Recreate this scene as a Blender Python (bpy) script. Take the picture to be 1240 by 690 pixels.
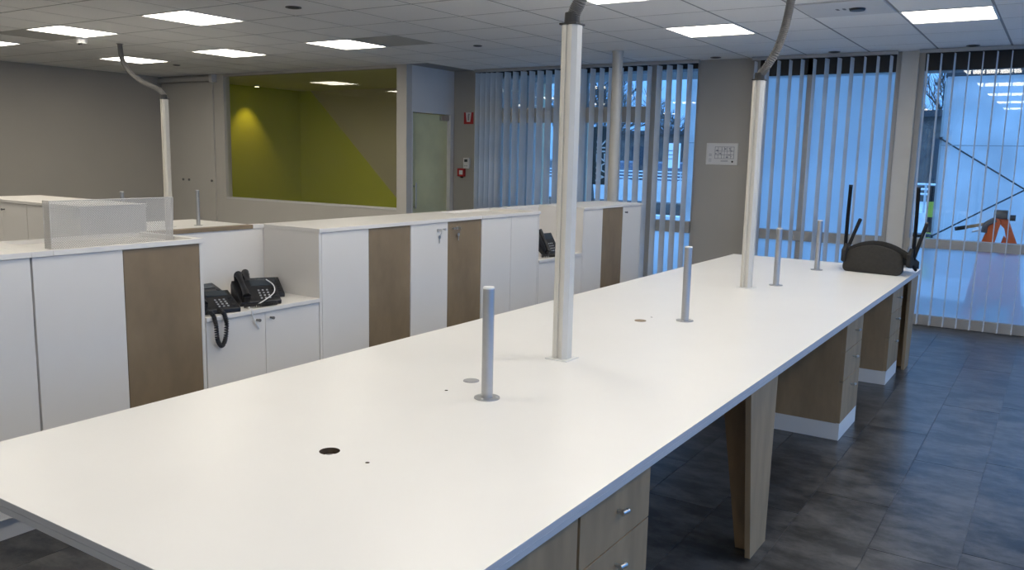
import bpy, bmesh, math, random
from mathutils import Vector, Matrix
random.seed(7)
for o in list(bpy.data.objects): bpy.data.objects.remove(o)
S = bpy.context.scene
COL = S.collection
PI = math.pi
# ------------------------------------------------------------------ camera
YAW, PITCH, ROLL, FPX, CAMZ = 0.57533, 0.15146, 0.02195, 1019.57, 1.5602
fw = Vector((-math.sin(YAW)*math.cos(PITCH), math.cos(YAW)*math.cos(PITCH), -math.sin(PITCH)))
r0 = Vector((math.cos(YAW), math.sin(YAW), 0)); u0 = r0.cross(fw)
rt = r0*math.cos(ROLL)+u0*math.sin(ROLL); up = u0*math.cos(ROLL)-r0*math.sin(ROLL)
cam = bpy.data.objects.new('camera', bpy.data.cameras.new('camera'))
cam.matrix_world = Matrix(((rt.x, up.x, -fw.x, 0), (rt.y, up.y, -fw.y, 0), (rt.z, up.z, -fw.z, CAMZ), (0, 0, 0, 1)))
cam.data.sensor_width = 36; cam.data.sensor_fit = 'HORIZONTAL'; cam.data.lens = FPX*36/1240
cam.data.clip_end = 500
COL.objects.link(cam); S.camera = cam
# ------------------------------------------------------------------ dusk sky
W = bpy.data.worlds.new('dusk_sky'); S.world = W; W.use_nodes = True
nt = W.node_tree; bg = nt.nodes['Background']
tc = nt.nodes.new('ShaderNodeTexCoord'); sx = nt.nodes.new('ShaderNodeSeparateXYZ'); cr = nt.nodes.new('ShaderNodeValToRGB')
nt.links.new(tc.outputs['Generated'], sx.inputs[0]); nt.links.new(sx.outputs['Z'], cr.inputs[0]); nt.links.new(cr.outputs[0], bg.inputs['Color'])
e = cr.color_ramp.elements
e[0].position = 0.0; e[0].color = (.15, .44, 1.05, 1)          # overcast dusk: zenith about three times the horizon
e[1].position = 1.0; e[1].color = (.68, 1.65, 3.5, 1)
bg.inputs['Strength'].default_value = 1.0
LAMP = 9.0                      # radiance of the ceiling light panels
# ------------------------------------------------------------------ exposure
vs = S.view_settings
vs.view_transform = 'Standard'; vs.look = 'None'; vs.gamma = 1; vs.use_curve_mapping = False; vs.exposure = 0.35

# ------------------------------------------------------------------ materials
def nodes(m):
    m.use_nodes = True; t = m.node_tree; return t, t.nodes['Principled BSDF']
def mat(name, col, rough=.5, metal=0, var=.05, scale=8, stretch=(1, 1, 1), bump=0, spec=.5, col2=None, detail=4):
    m = bpy.data.materials.new(name); t, b = nodes(m)
    b.inputs['Roughness'].default_value = rough; b.inputs['Metallic'].default_value = metal
    b.inputs['Specular IOR Level'].default_value = spec
    tc = t.nodes.new('ShaderNodeTexCoord'); mp = t.nodes.new('ShaderNodeMapping'); nz = t.nodes.new('ShaderNodeTexNoise')
    mp.inputs['Scale'].default_value = stretch; nz.inputs['Scale'].default_value = scale; nz.inputs['Detail'].default_value = detail
    rp = t.nodes.new('ShaderNodeValToRGB')
    c1 = tuple(c*(1-var) for c in col); c2 = col2 or tuple(min(1, c*(1+var)) for c in col)
    rp.color_ramp.elements[0].color = (*c1, 1); rp.color_ramp.elements[1].color = (*c2, 1)
    rp.color_ramp.elements[0].position = .3; rp.color_ramp.elements[1].position = .7
    t.links.new(tc.outputs['Object'], mp.inputs[0]); t.links.new(mp.outputs[0], nz.inputs['Vector'])
    t.links.new(nz.outputs[0], rp.inputs[0]); t.links.new(rp.outputs[0], b.inputs['Base Color'])
    if bump:
        bp = t.nodes.new('ShaderNodeBump'); bp.inputs['Strength'].default_value = bump; bp.inputs['Distance'].default_value = .002
        t.links.new(nz.outputs[0], bp.inputs['Height']); t.links.new(bp.outputs[0], b.inputs['Normal'])
    return m
def emit(name, col, s):
    m = bpy.data.materials.new(name); t, b = nodes(m)
    b.inputs['Base Color'].default_value = (.9, .9, .9, 1)
    b.inputs['Emission Color'].default_value = (*col, 1); b.inputs['Emission Strength'].default_value = s
    return m
def glass(name, tint=(1, 1, 1), base=.045, k=1.0):
    m = bpy.data.materials.new(name); m.use_nodes = True; t = m.node_tree; t.nodes.clear()
    out = t.nodes.new('ShaderNodeOutputMaterial'); mx = t.nodes.new('ShaderNodeMixShader')
    tr = t.nodes.new('ShaderNodeBsdfTransparent'); gl = t.nodes.new('ShaderNodeBsdfGlossy'); lw = t.nodes.new('ShaderNodeLayerWeight')
    pw = t.nodes.new('ShaderNodeMath'); pw.operation = 'POWER'; pw.inputs[1].default_value = 5
    ma = t.nodes.new('ShaderNodeMath'); ma.operation = 'MULTIPLY_ADD'; ma.inputs[1].default_value = (1-base)*k; ma.inputs[2].default_value = base
    tr.inputs[0].default_value = (*tint, 1); gl.inputs['Roughness'].default_value = 0.0
    t.links.new(lw.outputs['Facing'], pw.inputs[0]); t.links.new(pw.outputs[0], ma.inputs[0]); t.links.new(ma.outputs[0], mx.inputs[0])
    t.links.new(tr.outputs[0], mx.inputs[1]); t.links.new(gl.outputs[0], mx.inputs[2]); t.links.new(mx.outputs[0], out.inputs[0])
    return m
def cloth(name, col, trans=.5, rough=.8):
    m = bpy.data.materials.new(name); m.use_nodes = True; t = m.node_tree; t.nodes.clear()
    out = t.nodes.new('ShaderNodeOutputMaterial'); mx = t.nodes.new('ShaderNodeMixShader')
    d = t.nodes.new('ShaderNodeBsdfDiffuse'); tr = t.nodes.new('ShaderNodeBsdfTranslucent')
    nz = t.nodes.new('ShaderNodeTexNoise'); nz.inputs['Scale'].default_value = 1.7; nz.inputs['Detail'].default_value = 5
    rp = t.nodes.new('ShaderNodeValToRGB')
    rp.color_ramp.elements[0].color = (*[c*.86 for c in col], 1); rp.color_ramp.elements[1].color = (*col, 1)
    rp.color_ramp.elements[0].position = .35; rp.color_ramp.elements[1].position = .6
    tc = t.nodes.new('ShaderNodeTexCoord'); t.links.new(tc.outputs['Object'], nz.inputs['Vector']); t.links.new(nz.outputs[0], rp.inputs[0])
    t.links.new(rp.outputs[0], d.inputs[0]); t.links.new(rp.outputs[0], tr.inputs[0]); mx.inputs[0].default_value = trans
    t.links.new(d.outputs[0], mx.inputs[1]); t.links.new(tr.outputs[0], mx.inputs[2]); t.links.new(mx.outputs[0], out.inputs[0])
    return m
def frosted():
    m = bpy.data.materials.new('frosted_film'); m.use_nodes = True; t = m.node_tree; t.nodes.clear()
    out = t.nodes.new('ShaderNodeOutputMaterial'); mx = t.nodes.new('ShaderNodeMixShader'); mx.inputs[0].default_value = .45
    rf = t.nodes.new('ShaderNodeBsdfRefraction'); rf.inputs['Roughness'].default_value = .55; rf.inputs['IOR'].default_value = 1.02; rf.inputs['Color'].default_value = (.97, .97, .97, 1)
    tr = t.nodes.new('ShaderNodeBsdfTranslucent'); tr.inputs[0].default_value = (.95, .95, .95, 1)
    t.links.new(rf.outputs[0], mx.inputs[1]); t.links.new(tr.outputs[0], mx.inputs[2]); t.links.new(mx.outputs[0], out.inputs[0])
    return m
def floor_mat():
    m = bpy.data.materials.new('vinyl_concrete'); t, b = nodes(m)
    tc = t.nodes.new('ShaderNodeTexCoord'); g = t.nodes.new('ShaderNodeNewGeometry')
    oi = t.nodes.new('ShaderNodeObjectInfo')
    ad = t.nodes.new('ShaderNodeVectorMath'); ad.operation = 'ADD'
    sc = t.nodes.new('ShaderNodeVectorMath'); sc.operation = 'SCALE'; sc.inputs['Scale'].default_value = .35
    t.links.new(oi.outputs['Random'], sc.inputs[0]); t.links.new(g.outputs['Position'], ad.inputs[0]); t.links.new(sc.outputs[0], ad.inputs[1])
    mp = t.nodes.new('ShaderNodeMapping'); mp.inputs['Scale'].default_value = (1, 1.7, 1); t.links.new(ad.outputs[0], mp.inputs[0])
    n1 = t.nodes.new('ShaderNodeTexNoise'); n1.inputs['Scale'].default_value = 4.2; n1.inputs['Detail'].default_value = 10; n1.inputs['Roughness'].default_value = .72
    t.links.new(mp.outputs[0], n1.inputs['Vector'])
    rp = t.nodes.new('ShaderNodeValToRGB'); e = rp.color_ramp.elements
    e[0].position = .41; e[0].color = (.018, .019, .021, 1); e[1].position = .62; e[1].color = (.098, .096, .095, 1)
    t.links.new(n1.outputs[0], rp.inputs[0]); t.links.new(rp.outputs[0], b.inputs['Base Color'])
    b.inputs['Roughness'].default_value = .29
    bp = t.nodes.new('ShaderNodeBump'); bp.inputs['Strength'].default_value = .12; bp.inputs['Distance'].default_value = .003
    t.links.new(n1.outputs[0], bp.inputs['Height']); t.links.new(bp.outputs[0], b.inputs['Normal'])
    return m
def mural_mat():   # painted wall: green left of a slanting line, warm grey right of it
    m = bpy.data.materials.new('green_mural'); t, b = nodes(m)
    g = t.nodes.new('ShaderNodeNewGeometry'); s = t.nodes.new('ShaderNodeSeparateXYZ'); t.links.new(g.outputs['Position'], s.inputs[0])
    # line through (x -10.94, z 2.2) and (x -9.73, z 1.11)
    a = t.nodes.new('ShaderNodeMath'); a.operation = 'MULTIPLY_ADD'; a.inputs[1].default_value = .90; a.inputs[2].default_value = 10.94*.90-2.2
    t.links.new(s.outputs['X'], a.inputs[0])
    c = t.nodes.new('ShaderNodeMath'); c.operation = 'ADD'; t.links.new(a.outputs[0], c.inputs[0]); t.links.new(s.outputs['Z'], c.inputs[1])
    st = t.nodes.new('ShaderNodeMath'); st.operation = 'GREATER_THAN'; st.inputs[1].default_value = 0; t.links.new(c.outputs[0], st.inputs[0])
    mx = t.nodes.new('ShaderNodeMixRGB'); mx.inputs[1].default_value = (.66, .70, .035, 1); mx.inputs[2].default_value = (.66, .61, .43, 1)
    t.links.new(st.outputs[0], mx.inputs[0]); t.links.new(mx.outputs[0], b.inputs['Base Color']); b.inputs['Roughness'].default_value = .8
    return m
M = dict(
 white=mat('white_laminate', (.80, .768, .722), .38, var=.012, scale=3),
 top=mat('desk_laminate', (.80, .785, .76), .34, var=.012, scale=3),
 edge=mat('edge_band', (.52, .52, .53), .4, var=.02),
 wood=mat('taupe_veneer', (.255, .185, .108), .5, var=.16, scale=4, stretch=(1.6, 1.6, .9), bump=.03),
 wood2=mat('taupe_veneer_desk', (.35, .24, .135), .5, var=.14, scale=5, stretch=(3, 3, .8), bump=.05),
 chip=mat('hole_lining', (.10, .07, .045), .9, var=.3, scale=60),
 wall=mat('grey_paint', (.47, .44, .39), .85, var=.02, scale=2),
 wall2=mat('light_grey_paint', (.58, .555, .51), .8, var=.02, scale=2),
 wall3=mat('lightened_wall_paint', (.78, .77, .75), .8, var=.02, scale=2),  # paint lightened to replace weak window light; on the back wall for bounce
 pillar=mat('pillar_paint', (.42, .40, .365), .85, var=.02, scale=2),
 trim=mat('white_trim', (.72, .71, .69), .5, var=.02),
 green=mat('green_paint', (.66, .70, .035), .8, var=.03, scale=2),
 tile=mat('mineral_tile', (.93, .925, .91), .95, var=.025, scale=90, bump=.15),
 grid=mat('grid_grey', (.32, .32, .315), .7, var=.03),
 greycap=mat('grey_cap', (.32, .32, .33), .5, var=.03),
 tile2=mat('grey_grille', (.52, .515, .49), .85, var=.06, scale=120),
 plastic=mat('white_plastic', (.75, .75, .74), .4, var=.01),
 dark=mat('dark_plastic', (.018, .018, .019), .45, var=.15, scale=20),
 black=mat('black_phone', (.014, .014, .016), .38, var=.1, scale=12),
 screen=mat('phone_screen', (.05, .06, .07), .15, var=.05),
 key=mat('phone_key', (.42, .43, .44), .5, var=.05),
 alu=mat('satin_aluminium', (.46, .465, .475), .42, 1, var=.03, scale=30),
 alupole=mat('pale_aluminium_pole', (.62, .60, .55), .45, .1, var=.02, scale=20),
 steel=mat('brushed_steel', (.62, .62, .62), .3, 1, var=.04, scale=40),
 hose=mat('grey_conduit', (.15, .145, .14), .5, var=.1, scale=30),
 mesh=mat('painted_mesh', (.62, .60, .57), .5, var=.02),
 legblack=mat('black_tube', (.004, .004, .005), .6, var=.1, spec=.2), backpad=mat('charcoal_backrest', (.026, .024, .021), .8, var=.2, scale=50, bump=.15),
 fabric=mat('black_upholstery', (.022, .021, .020), .85, var=.25, scale=60, bump=.2),
 frame=mat('window_frame_grey', (.48, .465, .44), .55, var=.03),
 frameD=mat('dark_frame', (.03, .03, .032), .5, var=.1),
 cream=mat('cream_post', (.64, .62, .58), .6, var=.02),
 red=mat('signal_red', (.42, .02, .02), .4, var=.05),
 paper=mat('paper_white', (.72, .72, .72), .6, var=.01),
 ink=mat('plan_ink', (.25, .26, .31), .7, var=.1),
 orange=mat('orange_paint', (.95, .17, .03), .5, var=.1, scale=6),
 timber=mat('raw_timber', (.55, .38, .2), .7, var=.2, scale=6, stretch=(1, 6, 6)),
 asphalt=mat('wet_asphalt', (.50, .50, .50), .9, var=.2, scale=2),
 concrete=mat('pale_concrete', (.64, .64, .63), .9, var=.08, scale=3),
 bark=mat('bark', (.07, .055, .045), .9, var=.3, scale=9),
 hedge=mat('dark_brick_shed', (.10, .085, .075), .9, var=.4, scale=3),
 hivis=mat('hivis_yellow', (.60, .68, .08), .6, var=.05),
 carA=mat('dark_blue_car', (.03, .04, .07), .25, .2, var=.05), carB=mat('graphite_car', (.05, .05, .055), .25, .2, var=.05),
 carC=mat('silver_car', (.45, .46, .48), .3, .4, var=.05), tyre=mat('tyre', (.015, .015, .015), .8),
 carglass=mat('car_window', (.03, .04, .05), .08, var=.02),
 banner=mat('dark_banner', (.02, .028, .03), .7, var=.1), lettering=mat('white_lettering', (.85, .85, .85), .6, var=.01),
 slat=cloth('blind_fabric', (.96, .96, .95), .58),
 film=frosted(), tarp=cloth('white_tarpaulin', (.78, .78, .78), .8),
 glass=glass('window_glass', (.97, .98, .98), .05, 1.0), glassG=glass('partition_glass', (.96, .97, .94), .06, 1.0),
 frost=cloth('door_glass', (.92, .93, .70), .5),
 gceil=mat('green_ceiling_paint', (.75, .74, .30), .9, var=.02), floor=floor_mat(), mural=mural_mat(),
 lamp=emit('panel_diffuser', (1.0, .93, .80), LAMP), spotdisc=emit('spot_disc', (1, .85, .5), 5),
)
# ------------------------------------------------------------------ mesh helpers
class MB:
    def __init__(s): s.v = []; s.f = []
    def box(s, x0, x1, y0, y1, z0, z1):
        n = len(s.v); s.v += [(x, y, z) for z in (z0, z1) for y in (y0, y1) for x in (x0, x1)]
        s.f += [[n+i for i in q] for q in ((0, 2, 3, 1), (4, 5, 7, 6), (0, 1, 5, 4), (2, 6, 7, 3), (0, 4, 6, 2), (1, 3, 7, 5))]
        return s
    def hexa(s, p):      # 8 points, same order as box
        n = len(s.v); s.v += [tuple(q) for q in p]
        s.f += [[n+i for i in q] for q in ((0, 2, 3, 1), (4, 5, 7, 6), (0, 1, 5, 4), (2, 6, 7, 3), (0, 4, 6, 2), (1, 3, 7, 5))]
        return s
    def cyl(s, c, r, h, n=24, r2=None, axis='Z', cap=True):
        r2 = r if r2 is None else r2; b = len(s.v)
        for k, (rr, hh) in enumerate(((r, 0), (r2, h))):
            for i in range(n):
                a = 2*PI*i/n; u, w = rr*math.cos(a), rr*math.sin(a)
                p = {'Z': (u, w, hh), 'X': (hh, u, w), 'Y': (w, hh, u)}[axis]
                s.v.append((c[0]+p[0], c[1]+p[1], c[2]+p[2]))
        for i in range(n):
            j = (i+1) % n; s.f.append([b+i, b+j, b+n+j, b+n+i])
        if cap: s.f.append([b+i for i in range(n)][::-1]); s.f.append([b+n+i for i in range(n)])
        return s
    def tube(s, pts, r, n=8, radii=None):
        pts = [Vector(p) for p in pts]; b = len(s.v); prev = None
        for k, p in enumerate(pts):
            d = (pts[min(k+1, len(pts)-1)]-pts[max(k-1, 0)]).normalized()
            if prev is None:
                a = Vector((0, 0, 1)) if abs(d.z) < .9 else Vector((1, 0, 0)); x = d.cross(a).normalized()
            else: x = (prev-d*prev.dot(d)).normalized()
            prev = x; y = d.cross(x); rr = radii[k] if radii else r
            for i in range(n):
                a = 2*PI*i/n; s.v.append(tuple(p+(x*math.cos(a)+y*math.sin(a))*rr))
        for k in range(len(pts)-1):
            for i in range(n):
                j = (i+1) % n; s.f.append([b+k*n+i, b+k*n+j, b+(k+1)*n+j, b+(k+1)*n+i])
        s.f.append([b+i for i in range(n)][::-1]); s.f.append([b+(len(pts)-1)*n+i for i in range(n)])
        return s
    def prism(s, poly, d, fn):   # poly in 2D, fn(u,v,t) -> 3D for t in 0,d
        n = len(poly); b = len(s.v)
        for t in (0, d): s.v += [tuple(fn(u, v, t)) for u, v in poly]
        s.f.append([b+i for i in range(n)][::-1]); s.f.append([b+n+i for i in range(n)])
        for i in range(n):
            j = (i+1) % n; s.f.append([b+i, b+j, b+n+j, b+n+i])
        return s
    def mesh(s, name, off=(0, 0, 0), bevel=0, smooth=False):
        me = bpy.data.meshes.new(name)
        me.from_pydata([(x-off[0], y-off[1], z-off[2]) for x, y, z in s.v], [], s.f)
        bm = bmesh.new(); bm.from_mesh(me); bmesh.ops.recalc_face_normals(bm, faces=bm.faces)
        if bevel:
            ed = [e for e in bm.edges if len(e.link_faces) == 2 and e.calc_face_angle(0) > .6]
            bmesh.ops.bevel(bm, geom=ed, offset=bevel, segments=2, affect='EDGES', profile=.5)
        bm.to_mesh(me); bm.free()
        if smooth:
            me.shade_smooth(); me.set_sharp_from_angle(angle=.7)
        return me
    def build(s, name, m, parent=None, bevel=0, smooth=False, origin=None, world=True):
        """parent given: vertices are in world space when world, else already in the parent's own space"""
        if parent is not None: off = tuple(WORLD[parent.name]) if world else (0, 0, 0)
        elif origin is not None: off = origin
        else:
            xs, ys, zs = zip(*s.v); off = ((min(xs)+max(xs))/2, (min(ys)+max(ys))/2, min(zs))
        me = s.mesh(name, off, bevel, smooth); me.materials.append(M[m] if isinstance(m, str) else m)
        o = bpy.data.objects.new(name, me); COL.objects.link(o)
        if parent is not None: o.parent = parent; WORLD[o.name] = WORLD[parent.name] if world else (0, 0, 0)
        else: o.location = off; WORLD[o.name] = off
        return o
WORLD = {}
def tag(o, label=None, cat=None, group=None, kind=None):
    if label: o['label'] = label
    if cat: o['category'] = cat
    if group: o['group'] = group
    if kind: o['kind'] = kind
    return o
def thing(name, loc, label, cat, group=None, rz=0, kind=None):
    o = bpy.data.objects.new(name, None); COL.objects.link(o); o.location = loc; o.rotation_euler[2] = rz
    o.empty_display_size = .1; WORLD[o.name] = tuple(loc); return tag(o, label, cat, group, kind)
def dup(root, loc, rz=0, label=None, group=None):
    def rec(o, par):
        c = o.copy(); COL.objects.link(c); c.parent = par
        for k in list(o.children): rec(k, c)
        return c
    r = rec(root, None); r.location = loc; r.rotation_euler[2] = rz; WORLD[r.name] = tuple(loc)
    if label: r['label'] = label
    if group: r['group'] = group
    return r
def bx(name, m, *b, parent=None, bevel=0): return MB().box(*b).build(name, m, parent, bevel)
def smooth_path(p, n=6):
    P = [Vector(q) for q in p]; out = []
    for i in range(len(P)-1):
        a, b, c, d = P[max(i-1, 0)], P[i], P[i+1], P[min(i+2, len(P)-1)]
        for k in range(n):
            t = k/n; out.append(.5*((2*b)+(c-a)*t+(2*a-5*b+4*c-d)*t*t+(3*b-a-3*c+d)*t**3))
    return out+[P[-1]]

# ================================================================== STRUCTURE
ZC = 2.64
XL, XR, YB, YW, YG = -11.7, 2.6, -3.5, 9.05, 8.09
XS = -6.84
YGB = 10.88
# floor: slab + separate vinyl tiles where the floor can be seen
fl = tag(MB().box(XL-.2, XR+.2, YB-.2, YGB+.2, -.12, -.003).build('floor', 'floor', origin=(0, 0, -.12)), 'dark grey concrete-look vinyl tile floor', 'floor', kind='structure')
TW, TL = .327, 1.268
tm = MB().box(-TW/2+.0009, TW/2-.0009, -TL/2+.0009, TL/2-.0009, -.003, 0).mesh('floor_tile', bevel=.0007); tm.materials.append(M['floor'])
for i in range(-11, 9):
    xc = -.53+TW*(i+.5)
    if xc > XR-.17: continue
    sh = {0: 0.0, 1: .5*1.0, 2: .16}[i % 3]
    sh = [4.05, 3.55, 3.73][(i+1) % 3]
    for j in range(-4, 5):
        yc = sh+TL*(j+.5)
        if yc+TL/2 > YW-.02 or yc-TL/2 < -.6: continue
        o = bpy.data.objects.new('floor_tile', tm); COL.objects.link(o); o.parent = fl; o.location = (xc, yc, .12)
# ceiling
ce = tag(MB().box(XL-.2, XR+.2, YB-.2, YGB+.2, ZC+.0018, ZC+.16).build('ceiling', 'grid', origin=(0, 0, 0)), 'suspended ceiling of square pale mineral tiles in a grid', 'ceiling', kind='structure')
GX, GY, T = -1.12, 6.719, .6
LIGHTS = [(i, j) for i in (-3, 0, 3) for j in (0, -3, -6, -9, -12)]+[(i, j) for i in (-9, -12, -15) for j in (-1, -4, -7, -10, -13)]
GREY = [(-8, -1), (-13, -4)]
def px(x, y, z):
    d = Vector((x, y, z-CAMZ)); w = d.dot(fw)
    return (-1e4, 0) if w < .2 else (620+FPX*d.dot(rt)/w, 345-FPX*d.dot(up)/w)
ctm = MB().box(-.2905, .2905, -.2905, .2905, 0, .0017).mesh('ceiling_tile'); ctm.materials.append(M['tile'])
ctg = MB().box(-.2905, .2905, -.2905, .2905, 0, .0017)
ctg = ctg.mesh('air_return_tile'); ctg.materials.append(M['tile2'])
rest = MB(); ntile = 0
for i in range(-18, 7):
    for j in range(-18, 7):
        x0, y0 = GX+T*i, GY+T*j
        x1, y1 = x0+T, y0+T
        if (i, j) in LIGHTS: continue
        lim = YG if x0 < XS-.1 else YW
        cx0, cx1, cy0, cy1 = max(x0, XL), min(x1, XR), max(y0, YB), min(y1, lim)
        if cx1-cx0 < .03 or cy1-cy0 < .03: continue
        full = cx1-cx0 > .59 and cy1-cy0 > .59
        vis = any(-5 < px(a, b, ZC)[0] < 1245 and -5 < px(a, b, ZC)[1] for a in (x0, x1) for b in (y0, y1))
        if (i, j) in GREY:
            o = bpy.data.objects.new('air_return_tile', ctg); COL.objects.link(o); o.parent = ce; o.location = (x0+.3, y0+.3, ZC)
        elif vis:
            ntile += 1
            if full:
                o = bpy.data.objects.new('ceiling_tile', ctm); COL.objects.link(o); o.parent = ce; o.location = (x0+.3, y0+.3, ZC)
            else:
                MB().box(cx0+.0095, cx1-.0095, cy0+.0095, cy1-.0095, ZC, ZC+.0017).build('ceiling_tile', 'tile', ce)
        else: rest.box(cx0+.0095, cx1-.0095, cy0+.0095, cy1-.0095, ZC, ZC+.0017)
tag(rest.build('ceiling_tile_field', 'tile', ce), kind='stuff')
# walls
tag(bx('wall_left', 'wall', XL-.2, XL, YB-.2, YG+.1, 0, ZC+.01), 'plain warm grey side wall of the office', 'wall', kind='structure')
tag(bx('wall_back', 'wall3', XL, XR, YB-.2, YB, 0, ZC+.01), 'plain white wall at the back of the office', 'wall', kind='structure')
# partition with the long interior window
tag(MB().box(XL, -7.0, YG, YG+.1, 0, .88).box(XL, -10.27, YG, YG+.1, .88, ZC+.01).box(-7.0, XS, YG, YG+.1, 0, ZC+.01).box(-10.27, -7.0, YG, YG+.1, 2.605, ZC+.01)
    .build('wall_partition', 'wall2'), 'light grey partition wall holding the long interior window', 'wall', kind='structure')
w1 = thing('window_1', (-8.635, YG, .88), 'long frameless interior window looking into the green room', 'window', kind='structure')
for nm, b in (('pane', (-10.25, -8.617, YG+.035, YG+.043, .885, 2.6)), ('pane', (-8.613, -7.005, YG+.035, YG+.043, .885, 2.6))): bx(nm, 'glassG', *b, parent=w1)
for b in ((-10.33, -10.25, YG-.012, YG+.1, .86, 2.63), (-10.25, -7.0, YG-.008, YG+.1, .86, .885)): bx('frame_strip', 'trim' if b[1] == -7.0 else 'wall2', *b, parent=w1, bevel=.002)
# side wall with the glass door
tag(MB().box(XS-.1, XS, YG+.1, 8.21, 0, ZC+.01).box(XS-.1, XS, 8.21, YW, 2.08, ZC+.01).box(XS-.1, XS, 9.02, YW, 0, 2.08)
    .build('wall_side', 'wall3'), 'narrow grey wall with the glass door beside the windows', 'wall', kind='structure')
d1 = thing('door_1', (XS-.05, 8.62, 0), 'olive tinted glass door with steel closer and bar handle', 'door', kind='structure')
bx('glass_leaf', 'frost', XS-.055, XS-.043, 8.22, 8.96, .01, 2.07, parent=d1)
bx('frame_strip', 'trim', XS-.08, XS+.012, 8.96, 9.02, 0, 2.08, parent=d1, bevel=.002)
bx('closer', 'steel', XS-.043, XS-.005, 8.80, 8.955, 2.0, 2.065, parent=d1, bevel=.003)
h = MB().cyl((XS-.0, 8.275, .88), .009, .33, 12).build('handle_bar', 'steel', d1, smooth=True)
for z in (.90, 1.16): MB().cyl((XS-.045, 8.275, z), .007, .05, 10, axis='X').build('standoff', 'steel', d1)
# green room shell
tag(bx('wall_green_left', 'green', XL-.2, XL, YG+.1, YGB+.2, 0, ZC+.01), 'olive green painted wall inside the glazed room, under the spotlight', 'wall', kind='structure')
tag(bx('wall_green_far', 'mural', XL, XS+.2, YGB, YGB+.2, 0, ZC+.01), 'back wall of glazed room painted green and grey along a slant', 'wall', kind='structure')
tag(bx('wall_green_right', 'wall2', XS, XS+.2, YW+.3, YGB, 0, ZC+.01), 'grey end wall of the glazed room', 'wall', kind='structure')
tag(bx('trim_1', 'gceil', XL, XS, YG+.1, YGB, ZC-.004, ZC+.01), 'green tinted ceiling of the glazed room', 'ceiling', kind='structure')
# sliding door leaf on the partition
d2 = thing('door_2', (-11.05, YG-.04, 0), 'grey sliding door leaf hung from a ceiling rail beside window', 'door', kind='structure')
bx('leaf', 'wall2', -11.66, -10.47, YG-.035, YG-.004, .01, 2.53, parent=d2, bevel=.002)
bx('rail', 'wall2', -11.69, -10.42, YG-.075, YG, 2.545, 2.605, parent=d2, bevel=.003)
bx('rail_end_cap', 'trim', -10.47, -10.40, YG-.09, YG, 2.525, 2.63, parent=d2, bevel=.003)
for x in (-11.20, -11.06, -10.53): MB().cyl((x, YG-.05, 1.11), .018, .016, 14, axis='Y').build('finger_pull', 'hose', d2)
# window wall
tag(MB().box(XS, -6.5, YW, YW+.3, 0, ZC+.01).box(-3.46, -2.87, YW-.03, YW+.3, 0, ZC+.01).box(1.9, XR+.2, YW, YW+.3, 0, ZC+.01)
    .build('wall_far', 'pillar'), 'grey wall piers between the window bays', 'wall', kind='structure')
def window(n, x0, x1, label, transoms, mull=(), film=False, allfilm=False, fmat='frame', base=.1, head=True, zh=2.455):
    w = thing('window_%d' % n, ((x0+x1)/2, YW+.05, 0), label, 'window', kind='structure')
    ya, yb = YW+.03, YW+.11
    xs = [x0]+list(mull)+[x1]
    for x in xs:
        bx('mullion', fmat, x-(.03 if x not in (x0, x1) else .0 if x == x0 else .05), x+(.03 if x not in (x0, x1) else .05 if x == x0 else 0), ya, yb, 0, ZC, parent=w, bevel=.003)
    bx('bottom_rail', fmat, x0+.05, x1-.05, ya, yb, 0, base, parent=w, bevel=.003)
    for (a, b) in transoms: bx('transom', fmat, x0+.05, x1-.05, ya-.02, yb, a, b, parent=w, bevel=.003)
    if head: bx('head_rail', 'frameD', x0+.05, x1-.05, ya, yb+.2, zh, ZC, parent=w)
    lv = [base]+[v for t in transoms for v in t]+[zh if head else ZC]
    for k in range(len(xs)-1):
        a = xs[k]+(.05 if k == 0 else .03); b = xs[k+1]-(.05 if k == len(xs)-2 else .03)
        for q in range(0, len(lv), 2):
            isf = film and (q == 0 or allfilm)
            bx('frosted_pane' if isf else 'pane', 'film' if isf else 'glass', a, b, YW+.066, YW+.074, lv[q], lv[q+1], parent=w)
    return w
window(2, -6.5, -4.03, 'tall window bay with high beige transom behind the blind and cabinets', [(1.98, 2.16)], (-5.77, -4.93), zh=2.56)
w2 = bpy.data.objects['window_2']
MB().box(-5.80, -5.76, YW-.005, YW+.03, 1.30, 1.36).box(-5.79, -5.77, YW-.03, YW-.012, 1.22, 1.34).box(-5.79, -5.77, YW-.02, YW-.004, 1.32, 1.34).build('handle', 'dark', w2, bevel=.003)
window(3, -4.03, -3.46, 'narrow tall window with low transom beside the grey pillar', [(.745, .875)], film=True, zh=2.56)
window(4, -2.87, -1.44, 'wide fully frosted window behind the far desk end', [(.745, .85)], (-2.30,), film=True, allfilm=True)
tag(bx('trim_2', 'cream', -1.44, -1.285, YW-.02, YW+.2, 0, ZC, bevel=.004), 'cream post between two frosted-bottom windows', 'post', kind='structure')
window(5, -1.285, .62, 'wide window over the floor aisle, orange machine outside behind glass', [(.765, .855)], film=True)
window(6, .62, 1.9, 'window with frosted lower pane next to the corner pier', [(.765, .855)], film=True)
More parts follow.
